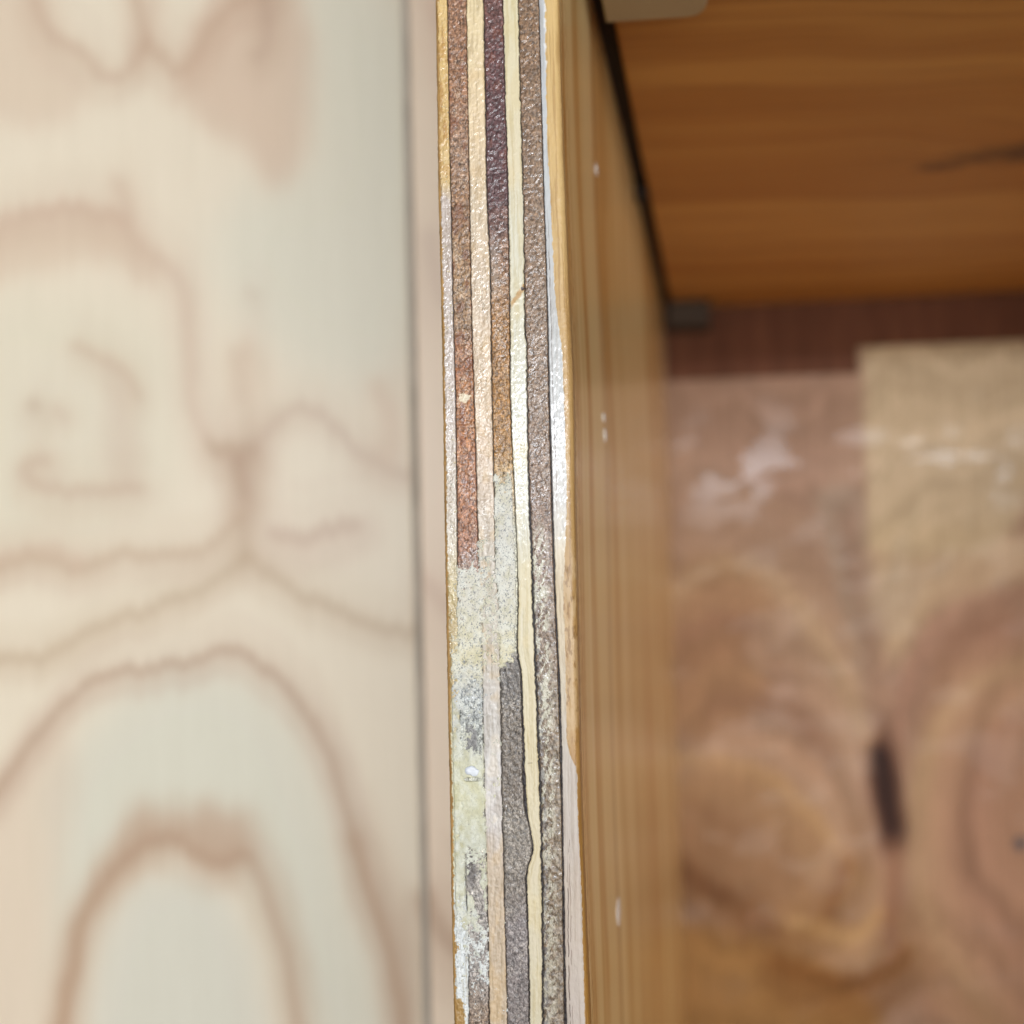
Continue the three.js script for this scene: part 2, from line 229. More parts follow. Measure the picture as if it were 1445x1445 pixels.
// right face veneer: worn edge whitened above with painted lamp glare, amber corner, then the varnished side of the panel
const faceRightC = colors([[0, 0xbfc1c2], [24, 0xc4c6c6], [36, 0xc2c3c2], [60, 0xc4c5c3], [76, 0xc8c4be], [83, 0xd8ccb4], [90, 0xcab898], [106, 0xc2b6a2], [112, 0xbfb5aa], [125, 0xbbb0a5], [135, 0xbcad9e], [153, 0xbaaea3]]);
const amber = colors([[0, 0xd6b57a], [30, 0xcfae76], [50, 0xc29f68], [90, 0xb08c58], [105, 0xae8750], [125, 0xa87f44], [153, 0xa2783c]]);
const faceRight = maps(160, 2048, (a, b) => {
  const dr = TEX0 + b * TEXL, d = place(dr), l = a * 8, x0 = along('g6', dr), x = l + x0, wear_glare = along('wear_glare', dr) - 0.12 * sstep(45, 20, d) + 0.16 * (noise(d * 1.6, 1, 121) - 0.5) + 0.06 * (noise(d * 6, 2, 122) - 0.5);
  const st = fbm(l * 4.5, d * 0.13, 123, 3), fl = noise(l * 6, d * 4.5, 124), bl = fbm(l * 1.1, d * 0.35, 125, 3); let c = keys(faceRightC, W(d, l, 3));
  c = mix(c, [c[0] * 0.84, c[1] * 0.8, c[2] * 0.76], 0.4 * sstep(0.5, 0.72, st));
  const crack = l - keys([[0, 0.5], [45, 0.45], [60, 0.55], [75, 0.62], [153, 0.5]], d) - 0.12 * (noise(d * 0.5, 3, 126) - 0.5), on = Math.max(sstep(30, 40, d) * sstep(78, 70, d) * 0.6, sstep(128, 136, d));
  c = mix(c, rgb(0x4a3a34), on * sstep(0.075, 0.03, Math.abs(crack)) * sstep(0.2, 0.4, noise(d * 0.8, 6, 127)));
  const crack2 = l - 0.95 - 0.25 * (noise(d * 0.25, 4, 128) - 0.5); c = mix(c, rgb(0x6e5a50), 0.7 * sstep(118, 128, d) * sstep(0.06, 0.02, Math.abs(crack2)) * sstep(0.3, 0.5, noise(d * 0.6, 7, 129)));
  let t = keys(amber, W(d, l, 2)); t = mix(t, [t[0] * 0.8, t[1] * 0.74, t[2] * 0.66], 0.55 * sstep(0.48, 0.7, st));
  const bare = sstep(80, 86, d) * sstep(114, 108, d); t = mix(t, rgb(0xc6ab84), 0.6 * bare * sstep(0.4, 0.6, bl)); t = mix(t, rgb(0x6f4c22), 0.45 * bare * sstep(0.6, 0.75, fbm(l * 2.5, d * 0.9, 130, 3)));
  c = mix(c, t, sstep(-0.06, 0.06, x - wear_glare));
  if (d < 28) { const bead = Math.abs(x - wear_glare) + 0.15 * noise(d * 5, 2, 131); c = mix(c, rgb(0xeef0f4), 0.6 * sstep(0.3, 0.15, bead) * sstep(0.35, 0.55, noise(d * 1.1, 3, 132)) * sstep(12, 10, d)); }
  return [...c, 0.45 * st + 0.25 * fl + 0.25 * bl, x > wear_glare ? 0.35 : keys([[0, 0.3], [30, 0.7], [80, 0.8], [90, 0.4], [112, 0.15], [153, 0.1]], d)];
});
const ARC = 1.1, sideX = (d) => line('outer_right', d);
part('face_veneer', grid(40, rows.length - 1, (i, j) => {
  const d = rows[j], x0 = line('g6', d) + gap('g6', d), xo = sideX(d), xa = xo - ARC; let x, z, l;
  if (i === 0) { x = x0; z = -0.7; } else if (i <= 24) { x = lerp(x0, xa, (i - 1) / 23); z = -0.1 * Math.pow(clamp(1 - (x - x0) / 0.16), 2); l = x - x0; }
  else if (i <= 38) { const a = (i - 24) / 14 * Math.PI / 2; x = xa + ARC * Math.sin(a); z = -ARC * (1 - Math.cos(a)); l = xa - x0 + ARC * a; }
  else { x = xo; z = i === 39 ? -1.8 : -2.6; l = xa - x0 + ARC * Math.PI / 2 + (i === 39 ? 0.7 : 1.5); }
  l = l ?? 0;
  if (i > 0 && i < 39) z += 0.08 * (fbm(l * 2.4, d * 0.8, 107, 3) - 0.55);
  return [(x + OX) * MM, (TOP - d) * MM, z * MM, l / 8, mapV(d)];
}), plyMaterial(faceRight, 0.00005), panel, 'worn face layer with painted pale lamp glare and an amber rounded corner');
// varnished side: long grain running up and down, streaks of early and late wood
const sideMaps = maps(1024, 1024, (a, b) => {
  const t = a * 240, d = D0 + b * (D1 - D0), w = t + 6 * (fbm(t * 0.02, d * 0.012, 141, 2) - 0.5), ring = fbm(w * 0.16, d * 0.006, 142, 4), fine = fbm(w * 1.3, d * 0.03, 143, 3), pore = noise(w * 7, d * 0.5, 144);
  let c = mix(rgb(0xeed194), rgb(0xcc9c58), sstep(0.3, 0.74, ring)); c = mix(c, rgb(0xf2d6a4), 0.5 * sstep(0.5, 0.72, fine)); c = mix(c, rgb(0x8a5526), 0.4 * sstep(0.62, 0.8, pore) * sstep(12, 3, t));
  c = mix(c, rgb(0x7c4a22), 0.45 * sstep(1.6, 0.4, Math.abs(w - 40 - 2 * noise(d * 0.03, 2, 145))));
  c = mix(c, rgb(0xe2c08a), 0.5 * sstep(2.2, 0.8, Math.abs(w - 36.5 - 2 * noise(d * 0.03, 5, 146))));
  return [...c, 0.6 * fine + 0.3 * ring];
});
const varnishedSide = new THREE.MeshPhysicalMaterial({ ...sideMaps, bumpScale: 0.00008, roughness: 0.48, clearcoat: 0.7, clearcoatRoughness: 0.18 });
const coarse = []; for (let d = D0; d <= D1; d += 3) coarse.push(d);
const veneerSide = part('veneer_sheet', grid(24, coarse.length - 1, (i, j) => {
  const d = coarse[j], t = i / 24; const z = -2.5 - 237.5 * t; return [(along('outer_right', d) - 0.01 + 0.12 * (noise(t * 30, d * 0.05, 147) - 0.5) * Math.min(1, i) + OX) * MM, (TOP - d) * MM, z * MM, (2.5 + 237.5 * t) / 240, (d - D0) / (D1 - D0)];
}), varnishedSide, panel, 'varnished honey coloured side face');
// lamp highlights on the varnished side, modelled as white spots
const highlightMaterial = new THREE.MeshPhysicalMaterial({ color: 0xf2eee6, roughness: 0.35, clearcoat: 0.8, clearcoatRoughness: 0.15 });
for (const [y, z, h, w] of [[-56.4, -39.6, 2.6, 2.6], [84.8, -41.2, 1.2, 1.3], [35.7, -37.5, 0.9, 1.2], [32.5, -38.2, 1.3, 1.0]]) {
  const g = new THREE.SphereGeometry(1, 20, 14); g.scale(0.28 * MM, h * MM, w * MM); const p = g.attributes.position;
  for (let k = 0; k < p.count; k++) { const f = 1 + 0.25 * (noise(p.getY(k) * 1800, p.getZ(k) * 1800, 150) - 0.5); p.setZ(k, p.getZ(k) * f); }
  g.computeVertexNormals(); part('highlight_spot', g, highlightMaterial, veneerSide).position.set((along('outer_right', TOP - y) + OX) * MM, y * MM, z * MM);
}
// filler smeared over the left half of the edge
const SLOTS = [                                             // bare places and slots in the filler: [x, d, half width, half length, depth]
  [-39.06, 118.2, 1.3, 0.2, 1.6], [-40.57, 133.8, 0.13, 3.2, 1.8],
  [-39.43, 133.4, 1.0, 2.4, 0.7], [-38.65, 135.9, 0.8, 1.8, 0.6], [-38.39, 112.5, 0.9, 1.9, 0.6],
];
const cover = (x, d) => {                                   // how much filler lies at a place of the edge: > 0 is covered
  const xs = x + 0.9 * (fbm(x * 0.8, d * 0.9, 164, 3) - 0.5), col = xs < along('g1', d) ? 0 : xs < along('g2', d) ? 1 : xs < along('g3', d) ? 2 : x < along('g4', d) ? 3 : 4;
  const dd = place(d) + 5 * (fbm(x * 0.6, d * 0.35, 161, 3) - 0.5);
  const amount = [
    [[88, -0.3], [96, -0.1], [106, 0.25], [132, 0.3], [137, 0.05], [145, -0.1], [150, -0.4]],
    [[83, -0.5], [87, 0.28], [98, 0.3], [103, 0.0], [107, -0.1], [112, 0.0], [115, 0.38], [126, 0.33], [128, -0.05], [132, -0.02], [134, 0.34], [138, 0.05], [141, 0.0], [148, -0.2], [152, -0.4]],
    [[76, -0.5], [83, -0.12], [90, 0.02], [98, -0.12], [104, -0.3], [112, -0.3], [153, -0.4]],
    [[70, -0.6], [72.5, 0.2], [74, 0.34], [88, 0.3], [95, 0.25], [98.5, 0.42], [99.6, -0.5]],
    [[0, -1]],
  ][col];
  const bare = SLOTS.reduce((v, [xc, dc, rx, rd, depth]) => v + depth * sstep(1.15, 0.75, Math.hypot((x - xc) / rx, (d - dc) / rd) + 0.5 * (noise(x * 2.5, d * 2, 165) - 0.5)), 0);
  return keys(amount, dd) + 0.75 * (fbm(x * 1.3, d * 1.1, 162, 3) - 0.5) + 0.5 * (noise(x * 5, d * 4.2, 163) - 0.5) + 0.3 * (noise(x * 9, d * 8, 166) - 0.5) - bare;
};
const F0 = 68, F1 = 156, FX0 = -42.6, FX1 = -29.2;
const fillerMaps = maps(256, 1400, (a, b) => {
  const x = lerp(FX0, FX1, a), dr = lerp(F0, F1, b), d = place(dr), e = x < along('g1', dr) ? 0 : x < along('g2', dr) ? 1 : x < along('g3', dr) ? 2 : 3;
  let c = keys(colors([[70, 0xcfcab8], [80, 0xcecbc0], [92, 0xd1cdbd], [98, 0xd4ccae], [104, 0xc2c3c0], [112, 0xc6c5b2], [118, 0xcbc8a8], [126, 0xc4c4b2], [134, 0xc9c7b0], [140, 0xd2d4d0], [153, 0xd4d6d4]]), d + 4 * (fbm(x, d, 171, 2) - 0.5));
  const bl = fbm(x * 1.1, d * 0.8, 172, 3), pit = noise(x * 7, d * 6, 173), fine = noise(x * 11, d * 10, 174);
  c = mix(c, rgb(0xdfe1d8), 0.4 * sstep(0.5, 0.7, bl)); c = mix(c, rgb(0xb0a878), 0.45 * sstep(0.48, 0.25, bl) * (e === 0 ? 1 : 0.5));
  const pitted = keys([[70, 0.9], [98, 0.8], [106, 0.5], [115, 0.15], [134, 0.2], [142, 0.7]], d); c = mix(c, rgb(0x6e7072), 0.85 * pitted * sstep(0.68, 0.84, 0.6 * pit + 0.5 * fine));
  return [...c, 0.5 + 0.4 * (bl - 0.5) + 0.4 * (fine - 0.5) - 0.5 * pitted * sstep(0.66, 0.84, 0.6 * pit + 0.5 * fine)];
});
part('wood_filler', grid(92, 640, (i, j) => {
  const x = lerp(FX0, FX1, i / 92), d = lerp(F0, F1, j / 640), on = Math.min(1, Math.min(x - line('outer_left', d) - 0.5, line('g4', d) - 0.08 - x) / 0.25);
  const c = cover(x, d) - (on < 1 ? (1 - on) * 2 : 0), z = c > 0 ? 0.06 + 0.13 * Math.min(1, c * 2.2) * fbm(x * 1.6, d * 1.4, 175, 2) + 0.03 * noise(x * 6, d * 6, 176) : Math.max(-0.6, 0.06 + c * 1.6);
  return [(x + OX) * MM, (TOP - d) * MM, z * MM, i / 92, j / 640];
}), new THREE.MeshPhysicalMaterial({ ...fillerMaps, bumpScale: 0.0001, roughness: 0.7, clearcoat: 0.25, clearcoatRoughness: 0.25 }), panel, 'cream filler smeared and pitted over the lower half of the edge');
{ // a white crumb of filler with a dark slot under it, and a short crack
  const g = new THREE.SphereGeometry(1, 28, 18), p = g.attributes.position; g.scale(1.15 * MM, 0.7 * MM, 0.32 * MM);
  for (let k = 0; k < p.count; k++) { const f = 0.75 + 0.8 * (fbm(p.getX(k) * 1500 + 9, p.getY(k) * 1500, 181, 3) - 0.3); p.setXYZ(k, p.getX(k) * f, p.getY(k) * f, p.getZ(k) * f); }
  g.computeVertexNormals();
  part('filler_crumb', g, new THREE.MeshPhysicalMaterial({ color: 0xd6dae0, roughness: 0.4, clearcoat: 0.4, clearcoatRoughness: 0.2 }), panel, 'white crumb of filler above a dark slot').position.set((-39.25 + OX) * MM, (TOP - 117.0) * MM, 0.2 * MM);
}
{ // clear beads of varnish along the left glue line and the arris
  const bead = new THREE.SphereGeometry(1, 12, 8), beadMaterial = new THREE.MeshPhysicalMaterial({ color: 0xd8c9a4, roughness: 0.12, clearcoat: 1, clearcoatRoughness: 0.05 }), gs = [];
  for (let k = 0; k < 150; k++) {
    const d = lerp(2, 152, hash(k, 1, 191)), zone = keys([[0, 0.5], [25, 0.5], [33, 0.9], [84, 0.9], [90, 1], [112, 1], [120, 0.35], [153, 0.25]], d); if (hash(k, 2, 191) > zone) continue;
    const r = lerp(0.05, 0.14, hash(k, 3, 191) ** 2), low = d > 84 && d < 122, x = low ? line('outer_left', d) + 0.6 + 1.1 * hash(k, 4, 191) : line('g1', d) - 0.12 - 0.9 * hash(k, 4, 191) ** 2;
    const g = bead.clone(); g.scale(r * MM, r * (1 + 0.6 * hash(k, 5, 191)) * MM, r * 0.8 * MM); g.translate((x + OX) * MM, (TOP - d) * MM, 0.04 * MM); gs.push(g);
  }
  part('varnish_beads', mergeGeometries(gs), beadMaterial, panel).userData.kind = 'stuff';
}

// ---------------------------------------------------------------- soft-drawn grain for the boards behind
function canvasBoard(w, h, mmW, mmH, x0, y1, base, draw) {  // x0, y1: the board's left and top in mm
  const cv = document.createElement('canvas'); cv.width = w; cv.height = h; const ctx = cv.getContext('2d'), kx = w / mmW, ky = h / mmH;
  ctx.fillStyle = base; ctx.fillRect(0, 0, w, h); ctx.lineCap = ctx.lineJoin = 'round';
  const P = ([x, y]) => [(x - x0) * kx, (y1 - y) * ky];
  const path = (pts, close) => { const q = pts.map(P); ctx.beginPath(); ctx.moveTo(...q[0]); for (let k = 1; k < q.length - 1; k++) ctx.quadraticCurveTo(q[k][0], q[k][1], (q[k][0] + q[k + 1][0]) / 2, (q[k][1] + q[k + 1][1]) / 2); ctx.lineTo(...q[q.length - 1]); if (close) ctx.closePath(); };
  const soft = (b) => { ctx.filter = b ? `blur(${b}px)` : 'none'; };
  draw({
    stroke(pts, mm, color, a = 1, b = 3) {                    // late wood: a broad faint bank and a darker line in it
      ctx.strokeStyle = color; soft(b * 2.2); ctx.globalAlpha = a * 0.4; ctx.lineWidth = mm * 2.3 * kx; path(pts.map(([x, y]) => [x + mm * 0.2, y - mm * 0.45])); ctx.stroke();
      soft(b * 1.4); ctx.globalAlpha = a * 0.22; ctx.lineWidth = mm * 0.5 * kx; for (const o of [-1.9, 1.5, 2.6]) { path(pts.map(([x, y]) => [x + mm * 0.3 * o, y + mm * o])); ctx.stroke(); }
      soft(b); ctx.globalAlpha = a * 0.72; ctx.lineWidth = mm * 0.75 * kx; path(pts); ctx.stroke();
    },
    fill(pts, color, a = 1, b = 6) { soft(b); ctx.globalAlpha = a; ctx.fillStyle = color; path(pts, true); ctx.fill(); },
    rect(xa, ya, xb, yb, color, a = 1, b = 0) { soft(b); ctx.globalAlpha = a; ctx.fillStyle = color; const p = P([xa, ya]), q = P([xb, yb]); ctx.fillRect(p[0], p[1], q[0] - p[0], q[1] - p[1]); },
  });
  return ctx.getImageData(0, 0, w, h).data;
}
// adds wood fibre to a drawn board: streaks along the grain, rays and specks
function fibre(src, w, h, mmW, mmH, amount, seed, jag, rings) {
  return maps(w, h, (a, b) => {
    const x = a * mmW, y = b * mmH, sx = x + 1.6 * (fbm(x * 0.12, y * 0.09, seed + 9, 2) - 0.5), sy = y + jag * (1.5 * (fbm(x * 0.55, y * 0.02, seed + 3, 3) - 0.5) + 0.22 * (noise(x * 3, y * 0.03, seed + 4) - 0.5));
    const k = (clamp(Math.floor(sy / mmH * h), 0, h - 1) * w + clamp(Math.floor(sx / mmW * w), 0, w - 1)) * 4, st = fbm(x * 1.4, y * 0.05, seed, 3), fi = noise(x * 5, y * 0.35, seed + 5), f = 1 + amount * (1.3 * (st - 0.5) + 0.5 * (fi - 0.5)) - (rings ? 0.08 * rings(sx, sy) : 0);
    return [src[k] * f, src[k + 1] * (1 + (f - 1) * 1.08), src[k + 2] * (1 + (f - 1) * 1.25), 0.5 * st + 0.5 * fi, rings ? 0.06 + 0.94 * sstep(0.56, 0.66, fbm(x * 0.06 + y * 0.03, y * 0.11, seed + 20, 3)) : 0.7];
  });
}
// a board: front face with uv in its map, and rounded edges
function board(w, h, t, uv, r = 0.0008) {
  const g = new RoundedBoxGeometry(w, h, t, 2, r), p = g.attributes.position, q = g.attributes.uv;
  for (let k = 0; k < p.count; k++) q.setXY(k, ...uv(p.getX(k), p.getY(k), p.getZ(k)));
  return g;
}

// ---------------------------------------------------------------- left: pale boards close behind the edge
const LZ = -0.12, LB = { x0: -216, y1: 196, w: 165, h: 319 };
const JX = -85.6;                            // where the two boards meet
const grainL = '#b79a86', grainSoft = '#c9b2a2', pinkL = '#d3bfae';
const warm = (h) => { const c = rgb(parseInt(h.slice(1), 16)); return `rgb(${c[0]}, ${Math.round(c[1] * 0.96)}, ${Math.round(c[2] * 0.9)})`; };   // latewood browner than the drawn tone
const leftData = canvasBoard(1024, 1980, LB.w, LB.h, LB.x0, LB.y1, '#e8dac2', (c) => {
  const s = c.stroke, f = c.fill;
  f([[-116.0,186.8],[-71.3,183.6],[-78.2,59.6],[-114.1,65.2],[-142.1,90.6],[-141.7,118.9],[-113.0,125.3]], '#dad6c2', 0.7, 40);
  f([[-192.5,-44.3],[-171.9,-15.5],[-137.4,-10.7],[-117.7,-26.8],[-101.1,-88.2],[-94.0,-120.1],[-121.2,-119.9],[-132.2,-63.0],[-176.3,-62.1],[-186.8,-119.5]], '#d8d4c2', 0.8, 30);
  f([[-180.8,-119.5],[-178.5,-81.4],[-160.2,-65.3],[-136.3,-72.4],[-127.1,-119.9]], '#d6d2c2', 0.8, 24);
  f([[-216.9,94.4],[-154.4,95.2],[-150.8,50.9],[-163.3,23.6],[-217.1,23.6]], '#ddd6bc', 0.6, 40);
  for (const [p, col, a] of [
    [[[-212.5,187.5],[-191.2,186.0],[-189.2,167.1],[-174.6,155.7],[-181.0,143.8],[-197.8,140.7],[-212.6,149.9]], pinkL, 0.7],
    [[[-138.8,184.4],[-110.0,182.3],[-114.6,126.4],[-124.4,116.9],[-131.3,132.5],[-149.3,142.8],[-152.7,155.3],[-145.2,168.3]], '#cbb09e', 0.75],
    [[[-212.7,112.7],[-191.6,117.6],[-168.6,116.3],[-154.3,99.3],[-159.6,93.5],[-170.8,103.2],[-191.7,101.3],[-212.7,96.3]], '#cfb8a4', 0.7],
    [[[-173.1,76.0],[-164.0,63.5],[-162.2,37.4],[-173.5,35.9],[-173.3,51.9]], '#cdbdb2', 0.75],
    [[[-142.9,30.7],[-130.3,61.9],[-138.2,78.3],[-126.0,77.7],[-128.4,53.9],[-122.8,26.0]], pinkL, 0.5],
    [[[-192.9,-115.6],[-186.6,-87.0],[-178.4,-68.8],[-170.2,-58.4],[-164.0,-45.0],[-159.1,-56.7],[-157.6,-47.0],[-153.1,-55.8],[-145.9,-46.3],[-140.0,-55.1],[-135.9,-47.5],[-129.8,-63.0],[-135.2,-65.2],[-141.2,-70.8],[-147.2,-66.9],[-157.1,-59.0],[-164.2,-67.2],[-176.4,-74.7],[-182.6,-90.9],[-185.2,-115.7]], '#b4937c', 0.85],
    [[[-213.0,-47.8],[-198.6,-38.3],[-186.2,-24.9],[-180.2,-40.7],[-186.5,-61.9],[-192.9,-115.6],[-213.2,-115.5]], pinkL, 0.45],
  ]) f(p, warm(col), a * 0.62, 18);
  for (const [p, mm, col, a, b] of [
    [[[-195.5,186.3],[-191.7,169.3],[-179.1,163.9],[-172.5,153.1],[-164.5,158.8],[-160.9,165.2]], 4.2, '#bfa595', 0.8, 7],
    [[[-163.9,182.0],[-160.9,163.1],[-156.1,161.8],[-151.2,153.8],[-145.7,162.1],[-140.6,172.5],[-120.3,178.9]], 4.6, '#bda18e', 0.8, 7],
    [[[-126.1,179.3],[-123.6,162.7],[-128.8,158.9]], 4, '#b89f90', 0.7, 8],
    [[[-210.6,112.5],[-193.7,116.7],[-183.2,119.6],[-176.6,114.7],[-169.7,116.0],[-165.0,109.0],[-159.5,103.2],[-153.3,99.6],[-149.9,92.0],[-149.2,78.8],[-149.0,62.8],[-145.7,52.7],[-140.3,46.5],[-134.6,43.9]], 3.6, grainSoft, 0.9, 9],
    [[[-210.6,116.2],[-191.6,118.5],[-183.2,118.8],[-170.7,116.5],[-164.5,112.0],[-169.6,125.6]], 4, grainSoft, 0.7, 8],
    [[[-182.5,78.9],[-175.2,75.1],[-167.0,70.0],[-163.8,63.1]], 3.2, '#bda491', 0.8, 8],
    [[[-163.2,37.5],[-173.5,36.7],[-185.8,37.6],[-196.2,40.4],[-198.6,45.9],[-190.7,47.0]], 3.6, '#bda592', 0.85, 8],
    [[[-195.2,62.9],[-193.6,61.8]], 3.2, '#ac9684', 0.9, 8],
    [[[-187.8,60.9],[-185.3,58.8]], 3.4, '#bfa897', 0.7, 9],
    [[[-134.6,74.1],[-133.9,62.1]], 7, grainSoft, 0.6, 10],
    [[[-131.5,91.6],[-131.1,90.0]], 3, '#c4b4a6', 0.7, 9],
    [[[-142.7,48.2],[-136.6,47.5],[-130.9,45.7]], 4.4, '#b09782', 0.85, 9],
    [[[-135.4,44.3],[-133.9,34.3]], 4.6, '#a58a76', 0.9, 9],
    [[[-133.5,34.3],[-134.1,25.5],[-133.6,15.6]], 3.2, '#b9a08c', 0.8, 9],
    [[[-132.2,45.7],[-126.4,52.2],[-121.9,58.0],[-117.4,59.8],[-111.8,56.1],[-102.8,47.3],[-92.9,39.8],[-86.6,37.9]], 2.8, '#b9a291', 0.9, 8],
    [[[-95.0,63.3],[-90.3,52.2],[-93.4,44.5]], 7, '#d0b9a8', 0.7, 10],
    [[[-210.8,15.8],[-198.8,18.5],[-192.6,20.3],[-181.9,15.1],[-176.1,16.5],[-170.5,19.9],[-159.3,18.3],[-145.5,19.4],[-139.4,23.7],[-135.2,28.5]], 3.6, '#b79d87', 0.9, 8],
    [[[-210.8,18.4],[-198.3,20.9],[-190.1,22.6],[-181.8,17.9]], 4, grainSoft, 0.7, 8],
    [[[-210.9,-8.1],[-200.5,-9.2],[-194.4,-9.8],[-185.7,-5.3],[-173.8,0.6],[-159.1,4.1],[-145.6,9.2],[-135.8,14.7],[-133.4,18.9],[-128.2,13.5],[-119.1,7.1],[-107.2,1.2],[-97.4,-3.0],[-85.6,-4.9]], 3.2, '#b09880', 0.9, 8],
    [[[-125.2,23.7],[-116.8,21.5],[-102.4,25.6]], 5.4, '#c0a99c', 0.85, 7],
    [[[-208.9,-49.8],[-202.3,-39.8],[-194.5,-30.6],[-186.2,-21.0],[-177.6,-14.6],[-165.3,-12.6],[-151.5,-12.2],[-143.0,-8.2],[-135.0,-8.4],[-127.0,-14.1],[-118.8,-22.5],[-113.4,-31.1],[-109.6,-41.4],[-105.9,-53.9],[-102.3,-69.2],[-97.8,-82.5],[-94.2,-95.8],[-91.6,-116.4]], 3.5, '#aa8f7b', 0.9, 6],
    [[[-104.4,-59.7],[-98.9,-76.8],[-94.1,-90.1],[-91.6,-116.4]], 5.2, '#b69c88', 0.7, 7],
    [[[-187.6,-115.7],[-184.2,-87.0],[-176.0,-69.9],[-164.2,-61.4],[-157.3,-57.1],[-147.7,-63.8],[-141.8,-67.4],[-134.5,-60.6],[-129.2,-73.5],[-124.6,-87.8],[-120.4,-116.2]], 4.2, '#ab8d76', 0.85, 8],
  ]) s(p, mm, warm(col), a * 0.72, b);
  c.rect(JX, 200, -40, -130, '#f0dac0', 0.95, 0);
  for (const [p, mm, col, a, b] of [
    [[[-85.6,-77.1],[-83.1,-84.6],[-74.0,-91.3]], 7, '#a5866f', 0.75, 8],
    [[[-77.6,171.8],[-72.0,153.1]], 6, '#cfb4a6', 0.7, 10],
    [[[-80.1,105.3],[-76.6,87.2]], 6, '#cdbcb2', 0.7, 10],
    [[[-83.3,9.0],[-75.6,1.0]], 6, '#c4aa9c', 0.6, 10],
  ]) s(p, mm, warm(col), a * 0.72, b);
});
const paleWood = new THREE.MeshPhysicalMaterial({ ...fibre(leftData, 1024, 1980, LB.w, LB.h, 0.022, 201, 2.6), bumpScale: 0.00006, roughness: 0.5, clearcoat: 0.35, clearcoatRoughness: 0.3 });
const leftUV = (ox, oy) => (x, y) => [((x + ox) / MM - LB.x0) / LB.w, (LB.y1 - (y + oy) / MM) / LB.h];
function backBoard(name, label, xa, xb, ya, yb, z, t, material, uv, r) {
  const cx = (xa + xb) / 2 * MM, cy = (ya + yb) / 2 * MM, g = board((xb - xa) * MM, (yb - ya) * MM, t, uv(cx, cy), r);
  const o = thing(name, label, 'board', [cx, cy, z - t / 2]); part('board_face', g, material, o); return o;
}
backBoard('back_board', 'wide pale pine plywood board with arched brown grain, beyond the worn edge', -310, JX - 0.9, -165, 245, LZ, 0.012, paleWood, leftUV, 0.0009);
backBoard('back_board', 'narrow pinkish board strip between the pale board and the worn edge', JX + 0.9, -36, -165, 245, LZ - 0.0006, 0.012, paleWood, leftUV, 0.0009);
{ // what closes the joint between the two boards
  const o = thing('joint_strip', 'grey recessed joint between the pale board and the pinkish strip', 'joint', [JX * MM, 0.04, LZ - 0.0024]);
  const m = maps(64, 512, (a, b) => { const t = 0.9 + 0.25 * (noise(a * 4, b * 60, 211) - 0.5); return [200 * t, 188 * t, 172 * t, noise(a * 20, b * 400, 212)]; });
  part('joint_filler', new RoundedBoxGeometry(0.0021, 0.4, 0.004, 2, 0.0004), new THREE.MeshStandardMaterial({ ...m, bumpScale: 0.0001, roughness: 0.85 }), o);
}

